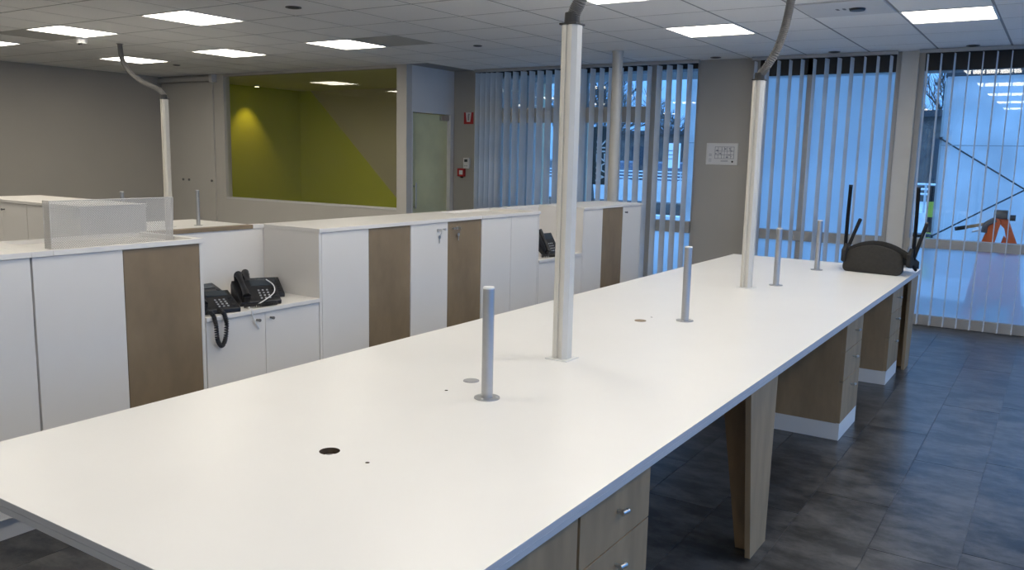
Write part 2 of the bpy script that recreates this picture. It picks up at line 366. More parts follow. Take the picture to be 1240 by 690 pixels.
# right hand glazed wall (daylight from that side)
tag(MB().box(XR, XR+.2, YB, 8.2+.85, 0, .10).box(XR, XR+.2, YB, -1.5, .10, ZC).box(XR, XR+.2, 8.4, 9.05, .10, ZC).box(XR, XR+.2, 2.8, 3.0, .10, ZC)
    .build('wall_right', 'pillar'), 'grey piers of the glazed side wall', 'wall', kind='structure')
for n, (a, b) in ((7, (-1.5, 2.8)), (8, (3.0, 8.4))):
    w = thing('window_%d' % n, (XR+.1, (a+b)/2, .1), 'full height side window lighting the aisle, %s bay' % ('back' if n == 7 else 'front'), 'window', kind='structure')
    bx('pane', 'glass', XR+.096, XR+.104, a, b, .1, ZC, parent=w)
    for y in (a, (a*2+b)/3, (a+2*b)/3, b): bx('mullion', 'frame', XR+.06, XR+.14, y-.03, y+.03, .1, ZC, parent=w)
# baseboards
tag(bx('baseboard_left', 'trim', XL, XL+.012, YB, YG, 0, .07), 'white skirting along the grey side wall', 'baseboard', kind='structure')
tag(bx('baseboard_pillar', 'trim', -3.47, -2.86, YW-.042, YW-.03, 0, .07), 'white skirting at the foot of the pillar', 'baseboard', kind='structure')

# ================================================================== CEILING FITTINGS
def lamp_proto():
    t = thing('ceiling_light', (0, 0, ZC), 'lit square recessed ceiling light panel', 'ceiling light')
    m = MB(); a, b = .297, .282
    m.box(-a, a, -a, -b, ZC-.004, ZC+.012).box(-a, a, b, a, ZC-.004, ZC+.012).box(-a, -b, -b, b, ZC-.004, ZC+.012).box(b, a, -b, b, ZC-.004, ZC+.012)
    m.build('frame', 'plastic', t)
    MB().box(-.282, .282, -.282, .282, ZC, ZC+.008).build('diffuser', 'lamp', t)
    return t
LL = {(0, 0): 'lit square ceiling panel in front of the window with the orange machine', (-3, 0): 'lit square ceiling panel above the far half of the long desk',
      (-3, -3): 'lit square ceiling panel above the middle of the long desk', (-9, -1): 'lit square ceiling panel beside the dark grey tile, before the green room',
      (-12, -1): 'lit square ceiling panel in front of the green window, second from grey wall', (-15, -1): 'lit square ceiling panel behind the bent grey conduit by the grey wall',
      (-12, -4): 'lit square ceiling panel with the white sensor at its corner', (-9, -4): 'lit square ceiling panel above the cabinet row, nearest the mesh screen',
      (-15, -4): 'lit square ceiling panel near the long grey wall, next to a grey tile'}
lp = None
for (i, j) in LIGHTS:
    loc = (GX+T*(i+.5), GY+T*(j+.5), ZC)
    if lp is None: lp = lamp_proto(); o = lp; o.location = loc; WORLD[o.name] = loc
    else: o = dup(lp, loc)
    o['label'] = LL.get((i, j), 'lit square ceiling panel over the back of the room, behind the long desk'); o['group'] = 'recessed ceiling light panels'
def cdown(i, j, label, group=None, r=.055):
    x, y = GX+T*(i+.5), GY+T*(j+.5)
    t = thing('recessed_spot', (x, y, ZC-.006), label, 'downlight', group)
    bm = MB(); n = 24
    bm.cyl((x, y, ZC-.006), r, .006, n, cap=True).build('rim', 'hose', t)
    MB().cyl((x, y, ZC-.009), r*.72, .0035, n).build('lens', 'dark', t)
    return t
cdown(-4, 3, 'small dark unlit recessed spot before the grey pillar', 'recessed spots along the window')
cdown(-2, 3, 'small dark unlit recessed spot before the wide frosted window', 'recessed spots along the window')
cdown(0, 3, 'small dark unlit recessed spot before the window with orange machine', 'recessed spots along the window')
cdown(-7, -4, 'small dark recessed spot above the cabinet row, with chrome ring', r=.06)
cdown(-7, 0, 'small dark recessed spot between the dark grey tile and the windows', r=.045)
cdown(-15, 0, 'small dark recessed spot in front of the sliding door', r=.045)
# device tile
t = thing('air_diffuser', (GX-.3, GY-.3, ZC-.006), 'pale square air diffuser tile with dark detector over the desk', 'air vent')
bx('plate', 'trim', GX-.59, GX-.01, GY-.59, GY-.01, ZC-.006, ZC-.0005, parent=t, bevel=.002)
for k in range(3): bx('slot', 'hose', GX-.36+k*.045, GX-.34+k*.045, GY-.33, GY-.27, ZC-.0075, ZC-.006, parent=t)
MB().cyl((GX-.22, GY-.29, ZC-.02), .05, .014, 20, r2=.055).build('detector', 'dark', t)
# presence sensor
t = thing('presence_sensor', (-8.41, 4.93, ZC), 'white presence sensor with two dark eyes hanging under the ceiling', 'sensor')
MB().cyl((-8.41, 4.93, ZC-.055), .05, .055, 20, r2=.055).build('housing', 'plastic', t, smooth=True)
for dx in (-.02, .02): MB().cyl((-8.41+dx+.02, 4.93-.03, ZC-.068), .011, .014, 10).build('eye', 'dark', t)
# green room spotlight
t = thing('wall_spotlight', (XL+.30, 9.66, ZC-.03), 'small lit spotlight over the green wall inside the glazed room', 'spotlight')
MB().cyl((XL+.30, 9.66, ZC-.03), .05, .026, 16).build('ring', 'steel', t)
MB().cyl((XL+.30, 9.66, ZC-.032), .036, .003, 16).build('lens', 'spotdisc', t)
sl = bpy.data.lights.new('spot_beam', 'SPOT'); sl.energy = 15; sl.spot_size = 1.25; sl.spot_blend = .8; sl.color = (1, .72, .32); sl.shadow_soft_size = .02
so = bpy.data.objects.new('spot_beam', sl); COL.objects.link(so); so.parent = t; so.location = (0, 0, -.012); so.rotation_euler = (0, math.radians(10), 0)

for k, x in enumerate((-10.5, -9.2, -7.9)):  # fill spots added out of sight to brighten the green room
    t = thing('added_fill_spot', (x, 8.25, ZC-.010), 'added hidden fill spot behind the long interior window, brightening the painted wall', 'spotlight', 'added fill spots behind the glass partition')
    MB().cyl((x, 8.25, ZC-.010), .05, .005, 16).build('ring', 'steel', t)
    MB().cyl((x, 8.25, ZC-.011), .036, .003, 16).build('lens', 'spotdisc', t)
    sl = bpy.data.lights.new('spot_beam', 'SPOT'); sl.energy = 14; sl.spot_size = 2.1; sl.spot_blend = 1.0; sl.color = (1, .88, .66); sl.shadow_soft_size = .03
    so = bpy.data.objects.new('spot_beam', sl); COL.objects.link(so); so.parent = t; so.location = (0, 0, -.012); so.rotation_euler = (math.radians(38), 0, 0)
# ================================================================== BLINDS
def slat_mesh(h, w=.122):
    m = MB(); n = 4
    pts = [(.006*math.sin(PI*k/n), -w/2+w*k/n) for k in range(n+1)]
    poly = [(a+.0007, b) for a, b in pts]+[(a-.0007, b) for a, b in pts[::-1]]
    m.prism(poly, h, lambda u, v, t: (u, v, t))
    me = m.mesh('slat'); me.materials.append(M['slat']); return me
SM = slat_mesh(2.555); wm = MB().box(-.004, .004, -.06, .06, 0, .03).mesh('weight'); wm.materials.append(M['plastic'])
YS = 8.93
def blind(x0, x1, xs, label):
    t = thing('vertical_blind', ((x0+x1)/2, YS, .03), label, 'blind', 'vertical slat blinds')
    bx('headrail', 'frame', x0, x1, YS-.02, YS+.025, 2.605, 2.636, parent=t, bevel=.002)
    for x, a in xs:
        o = bpy.data.objects.new('slat', SM); COL.objects.link(o); o.parent = t; o.location = (x-(x0+x1)/2, 0, .005); o.rotation_euler[2] = math.radians(a)
        k = bpy.data.objects.new('weight', wm); COL.objects.link(k); k.parent = o; k.location = (0.0, 0, .0)
    return t
R = random.uniform
L = [(-6.36+.078*k, R(-14, -4)) for k in range(5)]+[(-6.04+.119*k, R(-9, 1)) for k in range(22)]
blind(-6.42, -3.44, L, 'pale grey vertical slat blind of the tall bay by the green room')
blind(-2.86, -1.46, [(-2.82+.119*k, R(-8, 5)) for k in range(12)], 'pale grey vertical slat blind between grey pillar and cream post')
blind(-1.27, .60, [(-1.195+.114*k, R(-3, 3)) for k in range(16)], 'open vertical slat blind in front of the orange machine, reaching the floor')
blind(.64, 1.88, [(.70+.114*k, R(-3, 3)) for k in range(11)], 'open vertical slat blind at the corner pier')

# ================================================================== MAIN DESK
ZD, TH = .761, .036
DX0, DX1, DY0, DY1 = -2.363, -.875, .903, 7.19
desk = thing('office_desk', ((DX0+DX1)/2, (DY0+DY1)/2, 0), 'very long white worktop desk on taupe wooden legs', 'desk')
def slab(name, z0, z1, holes, inset=0):
    o = MB().box(DX0+inset, DX1-inset, DY0+inset, DY1-inset, z0, z1).build(name, 'top', desk, bevel=.0012)
    o.data.materials.append(M['edge']); o.data.materials.append(M['chip'])
    c = MB()
    for (x, y, r) in holes: c.cyl((x, y, z0-.05), r, z1-z0+.1, 32)
    cu = c.build('hole_cutter', 'chip', desk)
    md = o.modifiers.new('b', 'BOOLEAN'); md.object = cu; md.operation = 'DIFFERENCE'; md.solver = 'EXACT'
    dg = bpy.context.evaluated_depsgraph_get(); me = bpy.data.meshes.new_from_object(o.evaluated_get(dg)); o.modifiers.clear(); o.data = me
    cm = cu.data; bpy.data.objects.remove(cu); bpy.data.meshes.remove(cm)
    for p in me.polygons:
        cpt = p.center+Vector(WORLD[desk.name])
        if abs(p.normal.z) < .5:
            near = any((cpt.x-x)**2+(cpt.y-y)**2 < (r*1.2)**2 for x, y, r in holes)
            p.material_index = 2 if near else 1
    return o
HOLES = [(-1.595, 1.57, .028)]
SM_H = [(-1.454, 1.566, .006), (-1.709, 2.235, .006), (-1.707, 3.954, .006)]
o_ = slab('tabletop', ZD-.0175, ZD, HOLES+SM_H)
o_ = slab('lower_board', ZD-TH, ZD-.0187, HOLES, .0015)
def desk_leg(x, y, sx, sy):
    """a pair of tapered boards at right angles; (x,y) foot corner, sx/sy the way the boards point from it"""
    t = desk; z1 = ZD-TH
    # side board along Y
    ya, yb = y, y+sy*.20; yta, ytb = y-sy*.13, y+sy*.225
    xo, xi = x, x-sx*.022
    pl = sorted((xo, xi))
    def tri(a0, a1, b0, b1): return sorted((a0, a1)), sorted((b0, b1))
    (b0, b1), (t0, t1) = tri(ya, yb, yta, ytb)
    MB().hexa([(pl[0], b0, .002), (pl[1], b0, .002), (pl[0], b1, .002), (pl[1], b1, .002), (pl[0], t0, z1), (pl[1], t0, z1), (pl[0], t1, z1), (pl[1], t1, z1)]).build('leg', 'wood2', t, bevel=.001)
    xa = xi; xb0, xb1 = xi-sx*.062, xi-sx*.165
    (b0, b1), (t0, t1) = tri(xa, xb0, xa, xb1)
    yy = sorted((y+sy*.07, y+sy*.092))
    MB().hexa([(b0, yy[0], .002), (b1, yy[0], .002), (b0, yy[1], .002), (b1, yy[1], .002), (t0, yy[0], z1), (t1, yy[0], z1), (t0, yy[1], z1), (t1, yy[1], z1)]).build('leg', 'wood2', t, bevel=.001)
desk_leg(-.897, 3.16, 1, 1); desk_leg(-.895, 7.14, 1, -1)
desk_leg(-2.34, 3.16, -1, 1); desk_leg(-2.34, 7.14, -1, -1); desk_leg(-2.34, 1.9, -1, 1)
# pedestals
def knob(t, x, y, z, d=1, axis='X', m='steel', par=None):
    k = MB().cyl((x, y, z), .0055, .020*d, 10, axis=axis)
    e = {'X': (x+.018*d, y, z), 'Y': (x, y+.018*d, z)}[axis]
    if m == 'hose': k.cyl((x+.018*d, y, z) if axis == 'X' else (x, y+.018*d, z), .008, .008*d, 12, axis=axis)
    elif axis == 'X': k.tube([(e[0], e[1]-.008, e[2]), (e[0]+.006*d, e[1]+.018, e[2]+.001)], .0075, 10)
    else: k.tube([(e[0]-.004, e[1], e[2]), (e[0]+.014, e[1]+.006*d, e[2]+.001)], .006, 10)
    return k.build('knob', m, par or t, smooth=True)
def pedestal(y0, y1, label):
    xf = -.935; xb = xf-.62; yc = (y0+y1)/2; z0, z1 = .10, ZD-TH-.001
    t = thing('drawer_pedestal', ((xf+xb)/2, yc, 0), label, 'drawer unit', 'drawer pedestals under the long desk')
    MB().box(xb, xf-.02, y0, y0+.018, z0, z1).box(xb, xf-.02, y1-.018, y1, z0, z1).box(xb, xf-.02, y0+.018, y1-.018, z1-.018, z1).box(xb, xf-.02, y0+.018, y1-.018, z0, z0+.018).box(xb, xb+.018, y0+.018, y1-.018, z0+.018, z1-.018).build('body', 'wood2', t, bevel=.001)
    bx('plinth', 'white', xb+.02, xf-.001, y0+.002, y1-.002, .001, z0, parent=t, bevel=.001)
    zs = [z0, .345, .515, z1-.003]
    for a, b, kz in zip(zs[:-1], zs[1:], (.286, .452, .609)):
        d = bx('drawer', 'wood2', xf-.02, xf, y0+.003, y1-.003, a+.002, b-.002, parent=t, bevel=.001)
        knob(t, xf, yc, kz, par=d)
    return t
pedestal(1.325, 1.772, 'taupe drawer pedestal at the near end, second beside another pedestal')
pedestal(1.780, 2.215, 'taupe three drawer pedestal beside the empty knee space, before the tapered leg')
pedestal(4.885, 5.345, 'taupe three drawer pedestal on white plinth behind the tapered leg')
pedestal(6.37, 6.83, 'taupe three drawer pedestal on white plinth below the upturned chair')
# grommets
for x, y, l in ((-1.714, 2.388, 'grey round cable grommet behind the nearest desk post'), (-1.713, 3.83, 'brown-edged round cable grommet beside the second desk post')):
    g = thing('cable_grommet', (x, y, ZD), l, 'grommet', 'round cable covers in the long desk')
    MB().cyl((x, y, ZD), .029, .0018, 28).build('cover', 'greycap' if y < 3 else 'wood', g)
    MB().cyl((x, y, ZD+.0018), .024, .0008, 28).build('lid', 'greycap' if y < 3 else 'wood', g)
# posts
def post_proto():
    t = thing('desk_post', (0, 0, ZD), '', 'post', 'round metal posts on the desks')
    MB().cyl((0, 0, ZD), .043, .004, 32).build('flange', 'alu', t, smooth=True)
    MB().cyl((0, 0, ZD+.004), .0192, .366, 28).build('tube', 'alu', t, smooth=True)
    MB().cyl((0, 0, ZD+.370), .0195, .006, 28, r2=.0185).build('cap', 'plastic', t, smooth=True)
    for a in (.6, 2.7, 4.8): MB().cyl((.032*math.cos(a), .032*math.sin(a), ZD+.004), .004, .0015, 10).build('screw', 'plastic', t)
    return t
pp = None
for x, y, l in ((-1.545, 2.244, 'short round aluminium post beside the grey grommet on long desk'), (-1.535, 3.973, 'short round aluminium post between the two tall cable poles'),
                (-1.525, 5.537, 'short round aluminium post just behind the second tall cable pole'), (-1.512, 6.57, 'short round aluminium post beside the upturned chair'),
                (-7.69, 5.69, 'short round metal post on the desk behind the cabinets, nearer the green window'), (-7.75, 4.87, 'short round metal post on the desk behind the mesh screen')):
    if pp is None: pp = post_proto(); o = pp; o.location = (x, y, ZD); WORLD[o.name] = (x, y, ZD)
    else: o = dup(pp, (x, y, ZD))
    o['label'] = l
# tall cable poles
def cpole(x, y, zb, zt, hose, label, w=.034):
    t = thing('cable_pole', (x, y, zb), label, 'cable pole', 'tall aluminium cable poles with conduit')
    m = MB()
    # octagon-ish extrusion with a groove on each broad side
    p = []
    for sx_, sy_ in ((1, 1), (-1, 1), (-1, -1), (1, -1)):
        pass
    pr = [(w, -w*.55), (w, w*.55), (w*.55, w), (.006, w), (.006, w-.006), (-.006, w-.006), (-.006, w), (-w*.55, w), (-w, w*.55), (-w, .006), (-w+.006, .006), (-w+.006, -.006), (-w, -.006), (-w, -w*.55), (-w*.55, -w), (-.006, -w), (-.006, -w+.006), (.006, -w+.006), (.006, -w), (w*.55, -w)]
    m.prism(pr, zt-zb-.004, lambda u, v, tt: (x+u, y+v, zb+.004+tt)); m.build('profile', 'alupole', t)
    MB().box(x-.05, x+.05, y-.05, y+.05, zb, zb+.004).build('foot_plate', 'plastic', t, bevel=.001)
    MB().cyl((x, y, zt), .031, .045, 20, r2=.029).build('hose_socket', 'dark', t, smooth=True)
    MB().box(x-w-.003, x+w+.003, y-w-.003, y+w+.003, zt-.001, zt+.006).build('end_cap', 'dark', t, bevel=.002)
    P = smooth_path([(x, y, zt+.02)]+hose, 14)
    # ribbed conduit
    Q = []; rad = []; acc = 0
    dense = []
    for a, b in zip(P[:-1], P[1:]):
        n = max(1, int((b-a).length/.004))
        for k in range(n): dense.append(a.lerp(b, k/n))
    dense.append(P[-1])
    rad = [.0265 if k % 2 else .0228 for k in range(len(dense))]
    MB().tube(dense, .025, 14, rad).build('conduit', 'hose', t, smooth=False)
    e = hose[-1]
    MB().cyl((e[0], e[1], ZC-.004), .035, .004, 20).build('ceiling_collar', 'grid', t)
    return t
ZP = ZD+1.296
cpole(-1.627, 2.889, ZD, ZP, [(-1.615, 2.889, 2.11), (-1.59, 2.889, 2.16), (-1.53, 2.89, 2.32), (-1.49, 2.89, 2.48), (-1.48, 2.89, ZC)], 'tall pale aluminium cable pole with ribbed conduit beside the grey grommet')
cpole(-1.647, 5.298, ZD, ZP, [(-1.628, 5.298, 2.11), (-1.60, 5.298, 2.15), (-1.555, 5.3, 2.23), (-1.514, 5.3, 2.357), (-1.487, 5.3, 2.523), (-1.48, 5.3, ZC)], 'tall pale aluminium cable pole with curved conduit in front of the pillar')
cpole(-7.735, 5.37, ZD, ZP, [(-7.755, 5.37, 2.11), (-7.85, 5.37, 2.165), (-8.09, 5.37, 2.24), (-8.29, 5.37, 2.338), (-8.425, 5.37, 2.478), (-8.456, 5.37, ZC)], 'tall cable pole with strongly bent conduit on the desk behind cabinets')
# steel column near windows
t = thing('steel_column', (-3.93, 7.94, 0), 'slim pale round column from floor to ceiling before the blinds', 'column')
MB().cyl((-3.93, 7.94, .01), .054, ZC-.03, 28).build('shaft', 'alupole', t, smooth=True)
MB().cyl((-3.93, 7.94, 0), .075, .01, 28).build('base_ring', 'grid', t)
MB().cyl((-3.93, 7.94, ZC-.02), .06, .02, 28).build('top_ring', 'alupole', t)

# ================================================================== CABINET ROW
KX, KB = -3.36, -3.82      # door front, back
ZK, ZT = 1.15, 1.128
def doors(t, ys, mats, z0, z1):
    out = []
    for a, b, m in zip(ys[:-1], ys[1:], mats):
        out.append(bx('door', m, KX-.019, KX, a+.0015, b-.0015, z0+.002, z1-.002, parent=t, bevel=.001))
    return out
def carcass(t, y0, y1, z1, sides=(1, 1)):
    m = MB(); x1 = KX-.0195
    m.box(KB, x1 if not sides[0] else KX, y0, y0+.018, .1, z1).box(KB, x1 if not sides[1] else KX, y1-.018, y1, .1, z1)
    m.box(KB, x1, y0+.018, y1-.018, .1, .118).box(KB, x1, y0+.018, y1-.018, z1-.018, z1).box(KB, KB+.012, y0+.018, y1-.018, .118, z1-.018)
    m.build('carcass', 'white', t, bevel=.0008)
    bx('plinth', 'white', KB+.02, KX-.05, y0+.001, y1-.001, 0, .1, parent=t)
def cabinet(name, y0, y1, ys, mats, label, z1=ZT, group='white storage cabinets along the desk', sides=(0, 0)):
    t = thing(name, ((KX+KB)/2, (y0+y1)/2, 0), label, 'cabinet', group)
    carcass(t, y0, y1, z1, sides)
    return t, doors(t, ys, mats, .1, z1)
cabinet('storage_cabinet', .94, 1.715, [.943, 1.33, 1.713], ['white', 'white'], 'tall all-white storage cabinet at the near end of the row')
tN, _ = cabinet('storage_cabinet', 1.717, 2.505, [1.719, 2.103, 2.486], ['white', 'wood'], 'tall white and taupe storage cabinet holding the mesh screen', sides=(0, 1))
tL, dd = cabinet('low_cabinet', 2.507, 3.243, [2.509, 2.866, 3.241], ['white', 'white'], 'low white two door cabinet under the desk phones', z1=.748)
knob(tL, KX, 2.812, .714, par=dd[0], m='hose'); knob(tL, KX, 2.90, .714, par=dd[1], m='hose')
cabinet('storage_cabinet', 3.245, 4.013, [3.264, 3.640, 4.011], ['white', 'wood'], 'tall white and taupe cabinet beside the phone niche', sides=(1, 0))
tK, dd = cabinet('storage_cabinet', 4.015, 4.775, [4.017, 4.395, 4.773], ['white', 'wood'], 'tall white and taupe cabinet with keys hanging in its locks')
def keyed(par, y, z, m):
    MB().cyl((KX, y, z), .011, .008, 16, axis='X').build('lock', 'steel', par, smooth=True)
    MB().box(KX+.008, KX+.026, y-.0015, y+.0015, z-.006, z+.006).cyl((KX+.026, y-.002, z), .010, .003, 14, axis='Y').build('key', 'steel', par)
    MB().tube(smooth_path([(KX+.030, y, z-.004), (KX+.026, y+.004, z-.02), (KX+.012, y+.008, z-.03)]), .0012, 6).cyl((KX+.006, y+.01, z-.045), .012, .004, 14, axis='X').box(KX+.006, KX+.009, y+.007, y+.013, z-.085, z-.055).build('spare_key', 'alu', par)
for y, zz in ((4.342, 1.082),): MB().cyl((KX, y, zz), .005, .02, 10, axis='X').cyl((KX+.018, y, zz), .008, .008, 12, axis='X').build('knob', 'steel', dd[0])
MB().cyl((KX, 4.436, 1.083), .005, .02, 10, axis='X').cyl((KX+.018, 4.436, 1.083), .008, .008, 12, axis='X').build('knob', 'steel', dd[1])
keyed(dd[0], 4.286, 1.079, 'w'); keyed(dd[1], 4.49, 1.083, 'b')
tP, _ = cabinet('storage_cabinet', 4.777, 5.548, [4.779, 5.155, 5.528], ['white', 'white'], 'tall all-white cabinet with open tray top, mid row', sides=(0, 1))
tL2, _ = cabinet('low_cabinet', 5.55, 6.258, [5.552, 5.905, 6.256], ['white', 'white'], 'low white cabinet under the lone black phone', z1=.748)
cabinet('storage_cabinet', 6.26, 7.018, [6.28, 6.618, 7.016], ['white', 'wood'], 'tall white and taupe cabinet between lone phone niche and row end', sides=(1, 0))
tE, dd = cabinet('storage_cabinet', 7.02, 7.42, [7.022, 7.402], ['white'], 'narrow single door white cabinet closing the row by the blinds', sides=(0, 1))
knob(tE, KX, 7.065, 1.076, par=dd[0], m='hose')
# worktops
def ktop(y0, y1, z0, z1, label, name='cabinet_top'):
    return tag(MB().box(KB-.005, KX+.008, y0, y1, z0, z1).build(name, 'white', bevel=.0015), label, 'worktop', 'white laminate tops of the cabinet row')
ktop(.94, 1.7155, ZT, ZK, 'white laminate top on the nearest all-white cabinet')
ktop(3.243, 4.7755, ZT, ZK, 'long white laminate top over the cabinets with keys')
ktop(6.258, 7.425, ZT, ZK, 'white laminate top at the blind end of the cabinet row')
ktop(2.509, 3.241, .748, .77, 'low white counter carrying three black phones')
ktop(5.552, 6.256, .748, .77, 'low white counter carrying the lone phone')
# tray rims (open top boxes) on two cabinets
for t, y0, y1 in ((tN, 1.802, 2.513), (tP, 4.802, 5.556)):
    zb = ZT; w = .022
    bx('top_panel', 'white', KB-.005, KX+.008, t.location.y-.395+(.012 if t is tP else 0), y0-.001, ZT, ZK, parent=t, bevel=.001)
    MB().box(KX-w+.006, KX+.008, y0, y1, zb, ZK).box(KB, KB+w, y0, y1, zb, ZK).box(KB+w, KX-w+.006, y1-.045, y1, zb, ZK).box(KB+w, KX-w+.006, y0, y0+.012, zb, ZK).build('tray_rim', 'white', t, bevel=.001)
    bx('tray_floor', 'white', KB+w, KX-w+.006, y0+.012, y1-.045, ZT-.0003, ZT+.004, parent=t)
# niche back panels
for y0, y1, brown, l in ((2.507, 3.243, True, 'white back panel with taupe top edge behind the phones'), (5.55, 6.258, False, 'white back panel behind the lone phone')):
    t = thing('niche_back_panel', (KB+.01, (y0+y1)/2, .77), l, 'panel', 'back panels of the phone niches')
    bx('panel', 'white', KB, KB+.018, y0, y1, .77, ZT, parent=t)
    if brown:
        bx('top_strip', 'wood', KB-.02, KB+.026, y0+.01, 3.165, ZT, ZK, parent=t, bevel=.001); bx('strip_end', 'white', KB-.02, KB+.026, 3.165, y1, ZT, ZK, parent=t)
    else: bx('top_strip', 'white', KB-.005, KB+.026, y0, y1, ZT, ZK, parent=t)

# mesh screen
def lattice(P0, U, V, lu, lv, pitch, w, th):
    P0, U, V = Vector(P0), Vector(U), Vector(V); N = U.cross(V).normalized(); m = MB()
    s = pitch*math.sqrt(2)
    for sg in (1, -1):
        k = -int(lv/s)-2 if sg == 1 else 0
        kmax = int((lu+lv)/s)+2
        for i in range(-int(lv/s)-2, kmax):
            c = i*s
            # line v = sg*(u-c); clip
            pts = []
            if sg == 1: u0, u1 = max(0, c), min(lu, c+lv); a = (u0, u0-c); b = (u1, u1-c)
            else: u0, u1 = max(0, c-lv), min(lu, c); a = (u0, c-u0); b = (u1, c-u1)
            if u1-u0 < pitch*.3: continue
            A = P0+U*a[0]+V*a[1]; B = P0+U*b[0]+V*b[1]; d = (B-A).normalized(); e = N.cross(d)*w/2; n = N*th/2
            m.hexa([A-e-n, A+e-n, B-e-n, B+e-n, A-e+n, A+e+n, B-e+n, B+e+n])
    return m
t = thing('mesh_tray', (-3.50, 2.16, ZT+.004), 'pale perforated metal mesh screen standing in the tray of the near cabinet', 'mesh tray')
XM, Ya, Yb_, Za, Zb_ = -3.50, 1.875, 2.445, ZT+.006, 1.336
lattice((XM, Ya, Za), (0, 1, 0), (0, 0, 1), Yb_-Ya, Zb_-Za, .0076, .0026, .0012).build('front_mesh', 'mesh', t)
lattice((XM-.05, Ya, Za), (1, 0, 0), (0, 0, 1), .05, Zb_-Za, .0076, .0026, .0012).build('end_mesh', 'mesh', t)
lattice((XM-.05, Yb_, Za), (1, .0, 0), (0, .05, 1), .05, Zb_-Za, .0076, .0026, .0012).build('end_mesh', 'mesh', t)
MB().tube([(XM-.05, Ya, Zb_), (XM, Ya, Zb_), (XM, Yb_+.008, Zb_), (XM-.05, Yb_+.008, Zb_)], .0022, 8).build('rim_wire', 'mesh', t)
MB().tube([(XM-.05, Ya, Za), (XM, Ya, Za), (XM, Yb_, Za), (XM-.05, Yb_, Za)], .0022, 8).build('bottom_wire', 'mesh', t)
for (x, y, y2) in ((XM, Ya, Ya), (XM, Yb_, Yb_+.008), (XM-.05, Ya, Ya)): MB().tube([(x, y, Za), (x, y2, Zb_)], .0022, 8).build('corner_wire', 'mesh', t)

# rear cabinet block (runs across, behind the mesh screen)
ry = 3.30; rb = 3.81; rx = [-5.765, -6.09, -6.475, -6.86, -7.245, -7.63]
def rear(x1, x0, xs, label, side):
    t = thing('rear_cabinet', ((x0+x1)/2, (ry+rb)/2, 0), label, 'cabinet', 'white cabinets behind the mesh screen')
    m = MB(); m.box(x0, x0+.018, ry+.0195, rb, .1, ZT).box(x1-.018, x1, ry if side else ry+.0195, rb, .1, ZT).box(x0+.018, x1-.018, ry+.0195, rb, ZT-.018, ZT).box(x0+.018, x1-.018, ry+.0195, rb, .1, .118).box(x0+.018, x1-.018, rb-.012, rb, .118, ZT-.018)
    m.build('carcass', 'white', t, bevel=.0008); bx('plinth', 'white', x0, x1, ry+.05, rb-.02, 0, .1, parent=t)
    ds = []
    for a, b in zip(xs[1:], xs[:-1]): ds.append(bx('door', 'white', a+.0015, b-.0015, ry, ry+.019, .102, ZT-.002, parent=t, bevel=.001))
    return t, ds
_, dq = rear(-5.765, -6.475, [-5.785, -6.09, -6.475], 'white cabinet seen through the mesh screen, end of its block', True)
t, dq = rear(-6.477, -7.25, [-6.479, -6.842, -7.248], 'white cabinet with small knob behind the mesh screen', False)
knob(t, -6.80, ry, 1.075, d=-1, axis='Y', m='hose', par=dq[0])
tag(MB().box(-7.255, -5.757, ry-.008, rb+.005, ZT, ZK).build('cabinet_top', 'white', bevel=.0015), 'white laminate top of the cabinet block behind the mesh', 'worktop')

# second desk
d = thing('rear_desk', (-7.69, 5.0, 0), 'white worktop desk behind the cabinet row, carrying the bent-conduit pole', 'desk')
bx('tabletop', 'top', -8.43, -6.95, 3.85, 6.16, ZD-TH, ZD, parent=d, bevel=.0015)
for x in (-8.40, -7.0):
    for y in (3.9, 6.09): MB().box(x-.011, x+.011, y-.02, y+.02+.1*(1 if y < 5 else 0), .001, ZD-TH).build('leg', 'wood2', d)

# ================================================================== PHONES
def phone_proto(handset=True):
    t = thing('desk_phone', (0, 0, 0), '', 'telephone', 'black office desk phones')
    # local: front of phone is -Y, width X, wedge body rising to the back
    prof = [(-.095, 0), (.085, 0), (.095, .062), (.078, .088), (-.095, .022)]
    MB().prism(prof, .215, lambda u, v, tt: (tt-.1075, u, v)).build('body', 'black', t, bevel=.004, world=False)
    sl = (.088-.022)/(.078+.095)
    def on(u, w, h=0): # point on sloped face, u along x, w along y
        return (u, w, .022+(w+.095)*sl+h)
    def plate(u0, u1, w0, w1, h, name, m, bev=.0):
        MB().hexa([on(u0, w0, -.002), on(u1, w0, -.002), on(u0, w1, -.002), on(u1, w1, -.002), on(u0, w0, h), on(u1, w0, h), on(u0, w1, h), on(u1, w1, h)]).build(name, m, t, bevel=bev, world=False)
    plate(-.02, .085, .025, .07, .003, 'screen', 'screen')
    for r in range(4):
        for c in range(3):
            x = .005+c*.022; y = -.075+r*.020
            plate(x, x+.009, y, y+.0065, .0035, 'key', 'key')
    for k in range(4): plate(.078, .094, -.07+k*.022, -.058+k*.022, .003, 'function_key', 'dark')
    # handset on the left
    P = smooth_path([(-.072, -.085, .052), (-.072, -.05, .070), (-.072, 0, .088), (-.072, .05, .110), (-.072, .085, .118)], 5)
    n = len(P); MB().tube(P, .02, 12, [.021-.007*math.sin(PI*k/(n-1)) for k in range(n)]).build('handset', 'black', t, smooth=True, world=False)
    for w in (-.082, .080): MB().cyl((-.072, w, .022+(w+.095)*sl-.004), .020, .028, 14, r2=.023).build('handset_cup', 'black', t, smooth=True, world=False)
    return t
ph = phone_proto()
zc = .7702
def place(o, x, y, rz, rx, label, z=zc):
    o.location = (x, y, z); o.rotation_euler = (rx, 0, rz); o['label'] = label
place(ph, -3.480, 2.640, math.radians(72), 0, 'black desk phone at the taupe cabinet side, cord hanging over the edge')
p2 = dup(ph, (0, 0, 0)); place(p2, -3.505, 2.93, math.radians(66), math.radians(9), 'black desk phone standing in the middle of three, white cable in front', z=zc+.015)
